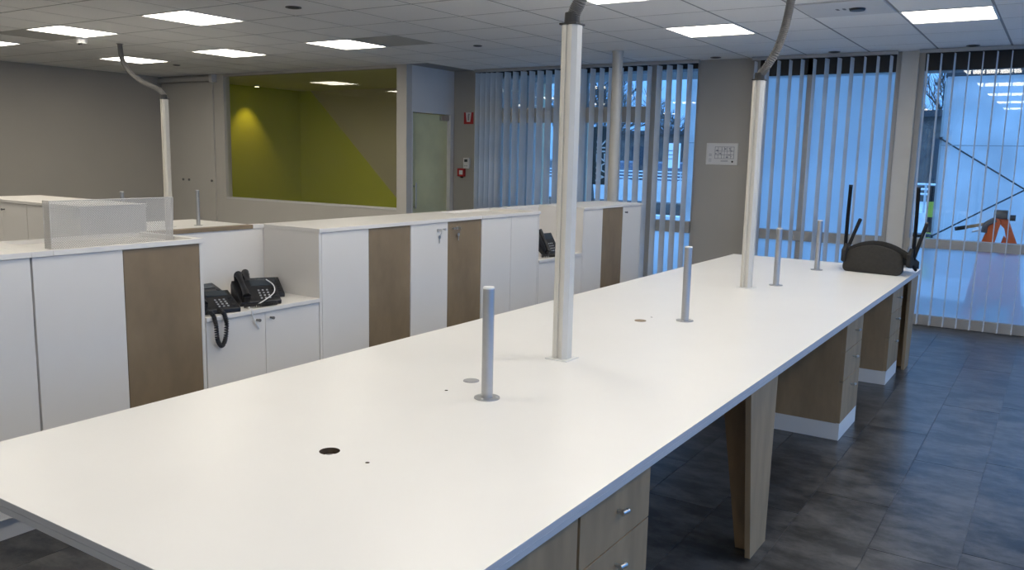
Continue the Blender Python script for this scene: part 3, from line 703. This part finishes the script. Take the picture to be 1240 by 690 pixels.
p3 = dup(ph, (0, 0, 0)); place(p3, -3.665, 3.105, math.radians(60), 0, 'black desk phone at the white side panel, behind the middle phone')
p4 = dup(ph, (0, 0, 0)); place(p4, -3.50, 5.86, math.radians(85), math.radians(38), 'lone black desk phone leaning up in the second niche', z=zc+.062)
p5 = dup(ph, (0, 0, 0)); place(p5, -3.692, 2.755, math.radians(90), 0, 'black desk phone at the niche back, between two other phones')
def coil(path, r=.004, cr=.0075, turns=40):
    P = smooth_path(path, 24); out = []
    n = turns*8
    for k in range(n+1):
        f = k/n*(len(P)-1); i = min(int(f), len(P)-2); p = P[i].lerp(P[i+1], f-i); d = (P[i+1]-P[i]).normalized()
        a = Vector((0, 0, 1)) if abs(d.z) < .8 else Vector((1, 0, 0)); x = d.cross(a).normalized(); y = d.cross(x)
        w = 2*PI*k/8; out.append(p+(x*math.cos(w)+y*math.sin(w))*cr)
    return out
tag(MB().tube(coil([(-3.47, 2.56, .79), (-3.37, 2.548, .786), (-3.336, 2.546, .74), (-3.335, 2.553, .66), (-3.335, 2.575, .625), (-3.335, 2.598, .655), (-3.335, 2.607, .74), (-3.37, 2.608, .787), (-3.45, 2.612, .79)], turns=60), .0042, 6).build('coiled_cord', 'black'), 'black coiled phone cord hanging over the low counter edge', 'cord')
tag(MB().tube(smooth_path([(-3.44, 2.86, .774), (-3.40, 2.80, .774), (-3.37, 2.775, .775), (-3.352, 2.775, .768), (-3.348, 2.785, .72), (-3.346, 2.815, .67)]), .005, 8).build('white_cable', 'plastic'), 'thin white cable dangling from the counter before the middle phone', 'cable')
tag(MB().tube(smooth_path([(-3.42, 2.86, .775), (-3.40, 2.90, .80), (-3.41, 2.97, .83), (-3.46, 3.01, .86), (-3.51, 3.005, .885)]), .003, 8).build('white_cable', 'plastic'), 'thin white cable curling up across the middle phone', 'cable')
tag(MB().tube(coil([(-3.42, 2.785, .782), (-3.388, 2.83, .782), (-3.370, 2.89, .782), (-3.366, 2.95, .782)], turns=22), .003, 6).build('coiled_cord', 'black'), 'black coiled phone cord bunched on counter before middle phone', 'cord')
tag(MB().tube(coil([(-3.42, 5.70, .782), (-3.375, 5.76, .782), (-3.370, 5.83, .782), (-3.372, 5.90, .782)], turns=22), .003, 6).build('coiled_cord', 'black'), 'black coiled phone cord in front of the lone phone', 'cord')

# ================================================================== UPTURNED CHAIR
ch = thing('upturned_chair', (-1.14, 6.612, ZD), 'black upholstered chair lying upside down on the desk end, legs up', 'chair', rz=math.radians(-7.5))
out = []
for k in range(9):
    a = PI+PI/2*k/8; out.append((-.175+.04*math.cos(a), .04+.04*math.sin(a)))
for k in range(9):
    a = -PI/2+PI/2*k/8; out.append((.175+.04*math.cos(a), .04+.04*math.sin(a)))
out += [(.212, .08), (.196, .14)]
for k in range(13):
    u = 1-2*k/12; out.append((.182*u, .155+.052*(1-u*u)))
out += [(-.196, .14), (-.212, .08)]
def padfn(u, v, tt): return (u-.004, -.01+v*.30+.05*(u/.21)**2*.6+tt, v+.001)
MB().prism(out, .042, padfn).build('backrest', 'backpad', ch, bevel=.008, world=False, smooth=True)
m = MB(); nu, nv = 14, 8
def seatpt(u, v, s):
    a = -.215+.45*u; b = .075+.30*v; z = .243-.13*v-.075*(2*u-1)**2*(1-v*.6)
    return (a, b, z-(.06 if s else 0))
for s in (0, 1):
    for j in range(nv+1):
        for i in range(nu+1): m.v.append(seatpt(i/nu, j/nv, s))
N1 = (nu+1)*(nv+1)
for s in (0, 1):
    for j in range(nv):
        for i in range(nu):
            a = s*N1+j*(nu+1)+i; m.f.append([a, a+1, a+nu+2, a+nu+1])
for i in range(nu):
    m.f.append([i, i+1, N1+i+1, N1+i]); a = nv*(nu+1)+i; m.f.append([a, a+1, N1+a+1, N1+a])
for j in range(nv):
    a = j*(nu+1); m.f.append([a, a+nu+1, N1+a+nu+1, N1+a]); a += nu; m.f.append([a, a+nu+1, N1+a+nu+1, N1+a])
m.build('seat', 'fabric', ch, bevel=.006, smooth=True, world=False)
for s in (-1, 1):
    ax = .018+s*.243
    br = [(.02, .075), (.07, .06), (.13, .10), (.14, .19), (.08, .205), (.02, .16)]
    MB().prism(br, .03, lambda u, v, tt: (ax-.015+tt-s*.01, u, v)).build('bracket', 'fabric', ch, bevel=.006, world=False)
    MB().tube([(ax, .09, .14), (ax, .09, .40), (ax-s*.004, .09, .632)], .0135, 12).build('leg', 'legblack', ch, smooth=True, world=False)
    MB().tube([(ax, .11, .125), (ax, .24, .25), (ax, .365, .362)], .0135, 12).build('leg', 'legblack', ch, smooth=True, world=False)
    MB().cyl((ax-s*.004, .09, .632), .0145, .012, 12).build('foot_cap', 'black', ch, world=False)
    MB().tube([(ax, .365, .362), (ax, .374, .370)], .0147, 12).build('foot_cap', 'black', ch, world=False)
    MB().tube([(ax-s*.045, .12, .12), (ax-s*.045, .36, .02)], .012, 10).build('seat_rail', 'legblack', ch, smooth=True, world=False)

# ================================================================== WALL FITTINGS
t = thing('fire_sign', (-6.597, YW-.01, 1.965), 'small red and white fire extinguisher sign high on wall by door', 'sign')
bx('plate', 'red', -6.672, -6.522, YW-.006, YW-.001, 1.965, 2.115, parent=t)
MB().prism([(-.045, .068), (.045, .068), (.028, -.052), (-.028, -.052)], .002, lambda u, v, q: (-6.597+u, YW-.008+q, 2.045+v)).build('white_field', 'paper', t)
MB().prism([(-.012, -.04), (.012, -.04), (.012, .02), (.022, .045), (-.004, .05), (-.012, .02)], .0015, lambda u, v, q: (-6.597+u, YW-.0097+q, 2.05+v)).build('pictogram', 'grid', t)
t = thing('wall_thermostat', (-6.60, YW-.03, 1.39), 'white wall thermostat with small dark display beside the blind', 'thermostat')
bx('housing', 'plastic', -6.655, -6.56, YW-.035, YW-.001, 1.39, 1.53, parent=t, bevel=.004)
bx('display', 'screen', -6.635, -6.585, YW-.037, YW-.034, 1.475, 1.51, parent=t)
for k in range(2): bx('button', 'grid', -6.635+k*.03, -6.618+k*.03, YW-.037, YW-.034, 1.42, 1.43, parent=t)
t = thing('fire_call_point', (-6.685, YW-.04, 1.27), 'red manual fire alarm call point under the white thermostat', 'fire alarm')
bx('housing', 'red', -6.74, -6.635, YW-.05, YW-.001, 1.285, 1.39, parent=t, bevel=.005)
bx('press_plate', 'paper', -6.705, -6.65, YW-.052, YW-.049, 1.31, 1.365, parent=t)
bx('key_slot', 'dark', -6.69, -6.67, YW-.045, YW-.01, 1.268, 1.286, parent=t)
yp = YW-.03
t = thing('escape_plan', (-3.16, yp-.01, 1.52), 'white framed evacuation floor plan on the grey pillar', 'wall plan')
bx('sheet', 'paper', -3.325, -2.995, yp-.008, yp-.001, 1.525, 1.745, parent=t)
fm = MB().box(-3.335, -2.985, yp-.014, yp-.001, 1.738, 1.752).box(-3.335, -2.985, yp-.014, yp-.001, 1.518, 1.532).box(-3.335, -3.32, yp-.014, yp-.001, 1.532, 1.738).box(-3.0, -2.985, yp-.014, yp-.001, 1.532, 1.738)
fm.build('frame', 'trim', t)
pm = MB()
def ln(x0, x1, z0, z1): pm.box(-3.325+x0, -3.325+x1, yp-.0092, yp-.008, 1.525+z0, 1.525+z1)
for z in (.06, .10, .14, .185): ln(.085, .30, z, z+.004)
for x in (.085, .12, .16, .19, .22, .26, .296): ln(x, x+.004, .06, .189)
for k in range(14): xx = R(.09, .27); zz = R(.065, .17); ln(xx, xx+R(.008, .026), zz, zz+R(.004, .016))
for z in (.03, .04): ln(.155, .235, z, z+.004)
for z in (.09, .105, .05, .03): ln(.02, .05, z, z+.005)
pm.build('plan_lines', 'ink', t)
MB().cyl((-3.325+.285, yp-.0095, 1.525+.03), .011, .0015, 16, axis='Y').build('black_mark', 'dark', t)

# ================================================================== OUTSIDE
ZG = -.12
tag(bx('ground', 'asphalt', -60, 40, YGB+.0, 120, ZG-.1, ZG).__class__ and bpy.data.objects['ground'], 'pale wet paved forecourt outside the windows', 'ground', kind='structure')
tag(bx('terrace', 'concrete', XS+.2, XR+.2, YW+.3, YGB, ZG-.1, ZG), 'pale concrete strip directly outside the windows', 'paving', kind='structure')
def tarp(x0, x1, y, z1, label, ripple):
    t = thing('tarpaulin_screen', ((x0+x1)/2, y, ZG), label, 'tarpaulin', 'white tarpaulin screens outside')
    m = MB(); n = int((x1-x0)/.06); k = 10
    for s in (0, .004):
        for j in range(k+1):
            for i in range(n+1):
                x = x0+(x1-x0)*i/n; z = ZG+.1+(z1-ZG-.1)*j/k
                m.v.append((x, y+s+ripple*(math.sin(x*7.3)+.6*math.sin(x*3.1+z*1.3)), z))
    q = (n+1)*(k+1)
    for s in (0, 1):
        for j in range(k):
            for i in range(n): a = s*q+j*(n+1)+i; m.f.append([a, a+1, a+n+2, a+n+1])
    m.build('sheet', 'tarp', t, smooth=True)
    for x in (x0, x1): bx('post', 'frame', x-.03, x+.03, y+.04, y+.10, ZG, z1+.02, parent=t)
    bx('top_bar', 'frameD', x0-.03, x1+.03, y+.03, y+.11, z1-.01, z1+.08, parent=t)
    bx('seam', 'grid', x0, x1, y-.028-ripple*1.6, y-.024-ripple*1.6, 1.842, 1.854, parent=t)
    return t
tp = tarp(-1.53, 5.2, 13.5, 2.80, 'white tarpaulin screen with crossed black straps behind the orange machine', .008)
tarp(-5.3, -2.10, 13.5, 3.3, 'taller white tarpaulin screen behind the window by the grey pillar', .012)
for a, b, l in (((-1.545, 13.476, 1.944), (.72, 13.476, .537), 'falling'), ((-1.545, 13.455, .552), (.72, 13.455, 2.02), 'rising')):
    MB().tube([a, b], .0105, 8).box(a[0]-.02, a[0]+.02, 13.44, 13.53, a[2]-.02, a[2]+.02).box(b[0]-.02, b[0]+.02, 13.44, 13.505, b[2]-.02, b[2]+.02).build('bracing_strap', 'dark', tp)
# orange machine
ox, oy = -.50, 9.78
t = thing('orange_machine', (ox, oy, ZG), 'orange A-frame machine with grey head and long handle outside window', 'machine')
def plate(pts, th, name, m, yy): MB().prism(pts, th, lambda u, v, q: (ox+u, yy+q, v)).build(name, m, t, bevel=.006)
plate([(-.30, ZG), (-.16, ZG), (-.045, .78), (.0, 1.02), (-.05, 1.07), (-.10, 1.0), (-.165, .78)], .05, 'leg', 'orange', oy)
plate([(.31, ZG), (.17, ZG), (.075, .78), (.03, .95), (-.02, 1.0), (-.02, 1.07), (.06, 1.04), (.155, .80)], .05, 'leg', 'orange', oy+.03)
plate([(-.17, ZG+.2), (-.06, ZG+.2), (.12, .74), (.02, .86)], .04, 'leg', 'orange', oy+.30)
bx('body', 'orange', ox-.18, ox+.20, oy+.02, oy+.40, .15, .62, parent=t, bevel=.03)
MB().cyl((ox-.07, oy+.02, 1.09), .045, .12, 16, axis='X').build('head', 'hose', t, smooth=True)
MB().cyl((ox+.06, oy+.02, 1.06), .03, .06, 14, axis='X').build('head_nut', 'dark', t)
MB().tube(smooth_path([(ox-.05, oy, 1.04), (ox-.13, oy, .98), (ox-.14, oy, .90)]), .028, 10).build('hose', 'hose', t, smooth=True)
MB().tube([(ox-.08, oy+.03, 1.0), (ox-.30, oy+.03, .945)], .017, 10).build('lever', 'timber', t, smooth=True)
MB().tube([(ox-.30, oy+.03, .945), (ox-.41, oy+.03, .918)], .021, 10).build('grip', 'dark', t, smooth=True)
MB().tube([(ox-.10, oy+.03, .95), (ox-.25, oy+.03, .90)], .01, 8).build('lever_rod', 'steel', t)
# garden table in the gap
t = thing('garden_table', (-1.48, 11.5, ZG), 'dark round outdoor table standing between the two tarpaulins', 'table')
MB().cyl((-1.48, 11.5, .69), .16, .035, 24, r2=.15).build('top', 'dark', t); MB().cyl((-1.48, 11.5, ZG+.02), .025, .71-ZG-.02, 12).build('stem', 'dark', t); MB().cyl((-1.48, 11.5, ZG), .13, .02, 20).build('foot', 'dark', t)
# hi-vis marker post
t = thing('marker_post', (-1.63, 14, ZG), 'yellow and dark banded marker post beyond the tarpaulin gap', 'post')
for k in range(6): bx('band', 'hivis' if k % 2 == 0 else 'dark', -1.70, -1.57, 13.95, 14.05, ZG+k*.23, ZG+(k+1)*.23, parent=t)
# railing + parapet at the car park
def railing(x0, x1, y, label, z0=ZG, zw=.87):
    t = thing('railing', ((x0+x1)/2, y, z0), label, 'railing')
    bx('parapet', 'concrete', x0, x1, y, y+.25, z0, zw, parent=t)
    for z in (.95, 1.055, 1.16): MB().tube([(x0, y+.12, z), (x1, y+.12, z)], .022, 8).build('rail', 'steel', t)
    n = int((x1-x0)/1.5)
    for k in range(n+1): MB().tube([(x0+1.5*k, y+.12, zw-.02), (x0+1.5*k, y+.12, 1.18)], .025, 8).build('post', 'steel', t)
railing(-24, -7, 26, 'steel railing on pale parapet in front of the parked cars')
railing(-5.5, 2, 20, 'steel railing on pale parapet beyond the tarpaulin gap', zw=.55)
bx('kerb', 'concrete', -24, -5, 22, 22.6, ZG, ZG+.12); tag(bpy.data.objects['kerb'], 'low pale kerb before the parapet', 'kerb', kind='structure')
tag(MB().box(-30, -6, 23.5, 24.2, ZG, .28).build('low_hedge', 'hedge'), 'low dark trimmed hedge before the parapet', 'hedge')
# cars
def car_proto(m):
    t = thing('parked_car', (0, 0, 0), '', 'car', 'cars parked behind the railing')
    prof = [(-2.1, .32), (2.1, .32), (2.12, .62), (1.95, .80), (1.15, .92), (.55, 1.54), (-.9, 1.60), (-1.75, .98), (-2.08, .90), (-2.15, .6)]
    MB().prism(prof, 1.72, lambda u, v, q: (q-.86, u, v)).build('body', m, t, bevel=.09, smooth=True, world=False)
    MB().prism([(1.09, .95), (.55, 1.36), (.50, 1.36), (1.0, .95)], 1.4, lambda u, v, q: (q-.70, u+.075, v+.045)).build('windscreen', 'carglass', t, world=False)
    for s in (-1, 1): MB().prism([(.85, .97), (.45, 1.34), (-.8, 1.37), (-1.4, 1.0)], .01, lambda u, v, q: (s*.862+q*s, u, v)).build('side_window', 'carglass', t, world=False)
    for s in (-1, 1):
        for y in (-1.3, 1.3): MB().cyl((s*.78-.1, y, .31), .31, .2, 20, axis='X').build('wheel', 'tyre', t, world=False)
        MB().box(s*.62-.16, s*.62+.16, 2.07, 2.14, .62, .74).build('headlight', 'plastic', t, world=False)
    return t
cols = ['carA', 'carB', 'carC', 'carA', 'carB']; cn = ['dark blue parked car with pale headlights beside the white sign', 'graphite parked car beside the dark blue car behind railing', 'silver parked car behind the railing', 'dark blue parked car behind the column', 'graphite parked car at the left of the car row']
for k, (x, y) in enumerate(((-15.9, 38.5), (-13.4, 38.2), (-11.0, 38.4), (-18.6, 38.3), (-22.5, 38.6))):
    c = car_proto(cols[k]); c.location = (x, y, ZG); c.rotation_euler[2] = PI+R(-.06, .06)+.35; c['label'] = cn[k]
# white sign board
t = thing('sign_board', (-14.95, 36, ZG), 'white board sign on posts above the parked cars', 'sign')
bx('board', 'lettering', -15.35, -14.55, 36, 36.05, 1.2, 2.3, parent=t)
for k in range(3): bx('text_line', 'ink', -15.2, -14.7, 35.99, 36.0, 1.95-.18*k, 1.99-.18*k, parent=t)
for x in (-15.2, -14.7): bx('post', 'steel', x-.03, x+.03, 36.05, 36.11, ZG, 1.6, parent=t)
# dark shed behind the cars
t = thing('brick_shed', (-18.5, 46, ZG), 'low dark building behind the white board sign', 'building')
bx('wall', 'hedge', -22.5, -15, 46, 50, ZG, 3.0, parent=t); bx('roof', 'frameD', -22.7, -14.8, 45.7, 50.3, 3.0, 3.2, parent=t)
for k in range(2): bx('window', 'carglass', -21.6+k*4, -20.2+k*4, 45.96, 46.0, 1.2, 2.3, parent=t)
t = thing('brick_shed', (-3.5, 44, ZG), 'dark building with glazed front seen beyond the tarpaulin gap', 'building')
bx('wall', 'hedge', -9, 6, 44, 48, ZG, 3.8, parent=t); bx('roof', 'frameD', -9.3, 6.3, 43.7, 48.3, 3.8, 4.1, parent=t)
for k in range(5): bx('window', 'carglass', -8+k*2.6, -6.2+k*2.6, 43.96, 44.0, .9, 2.8, parent=t)
# banner with vertical lettering
t = thing('dark_banner', (-6.21, 12, ZG), 'dark upright banner with white sideways lettering behind the blind', 'banner')
bx('cloth', 'banner', -6.40, -6.02, 12.0, 12.02, 1.15, 2.05, parent=t); bx('pole', 'steel', -6.44, -6.40, 12.0, 12.04, ZG, 2.12, parent=t)
fc = bpy.data.curves.new('lettering', 'FONT'); fc.body = 'VAZIK'; fc.size = .23; fc.extrude = .003
fo = bpy.data.objects.new('lettering_curve', fc); COL.objects.link(fo)
bpy.context.view_layer.update()
me = bpy.data.meshes.new_from_object(fo.evaluated_get(bpy.context.evaluated_depsgraph_get())); bpy.data.objects.remove(fo); bpy.data.curves.remove(fc)
me.materials.clear(); me.materials.append(M['lettering'])
lo = bpy.data.objects.new('lettering', me); COL.objects.link(lo); lo.parent = t
lo.matrix_local = Matrix.Translation((.12, -.006, 1.20-ZG)) @ Matrix(((0, -1, 0, 0), (0, 0, -1, 0), (1, 0, 0, 0), (0, 0, 0, 1)))
# bare trees
def tree(x, y, h, label, seed, spread=.5, rmin=.006):
    rnd = random.Random(seed); t = thing('bare_tree', (x, y, ZG), label, 'tree', 'bare winter trees outside')
    tr = MB(); br = MB(); tw = MB()
    def grow(p, d, L, r, lev):
        n = 3; pts = [p]; q = p; dd = d
        for k in range(n):
            dd = (dd+Vector((rnd.uniform(-.16, .16), rnd.uniform(-.16, .16), rnd.uniform(-.03, .10)))).normalized(); q = q+dd*L/n; pts.append(q)
        (tr if lev == 0 else br if lev < 3 else tw).tube(pts, r, 5 if lev < 3 else 3, [r*(1-.45*k/n) for k in range(n+1)])
        if lev >= 4: return
        for k in range(5 if lev < 3 else 5):
            f = rnd.uniform(.35, 1.0) if k else 1.0
            i = min(int(f*n), n-1); b = pts[i].lerp(pts[i+1], f*n-i)
            a = rnd.uniform(0, 2*PI); s = rnd.uniform(.35, .95)*(.6+spread)
            nd = (dd+Vector((math.cos(a)*s, math.sin(a)*s, rnd.uniform(-.1, .45)))).normalized()
            grow(b, nd, L*rnd.uniform(.52, .74), max(r*.5, rmin), lev+1)
    grow(Vector((x, y, ZG)), Vector((0, 0, 1)), h*.36, h*.016, 0)
    tr.build('trunk', 'bark', t); br.build('branch', 'bark', t); tag(tw.build('twigs', 'bark', t), kind='stuff')
TL_ = 'bare dark winter tree standing behind the blinds outside'
TREES = [(-14.6, 19.5, 6.5, 'before the parapet, nearest the glazed room', .008), (-11.0, 21.0, 5.6, 'before the parapet, nearest the pillar', .008)]
TREES += [(-24.5, 31, 8, 'behind the parapet by the far car', .012), (-19.6, 31.5, 6.5, 'between parapet and parked cars', .012)]
TREES += [(-38+k*4.6, 58+(k % 2)*1.5, 8.5+(k*37 % 5)*.5, 'in the far row, %s from the dark building' % w, .02) for k, w in enumerate(('fifth', 'fourth', 'third', 'second', 'first', 'level', 'first past it', 'second past it', 'third past it'))]
for k, (x, y, h, l, rm) in enumerate(TREES): tree(x, y, h, 'bare winter tree '+l, 20+k, rmin=rm)
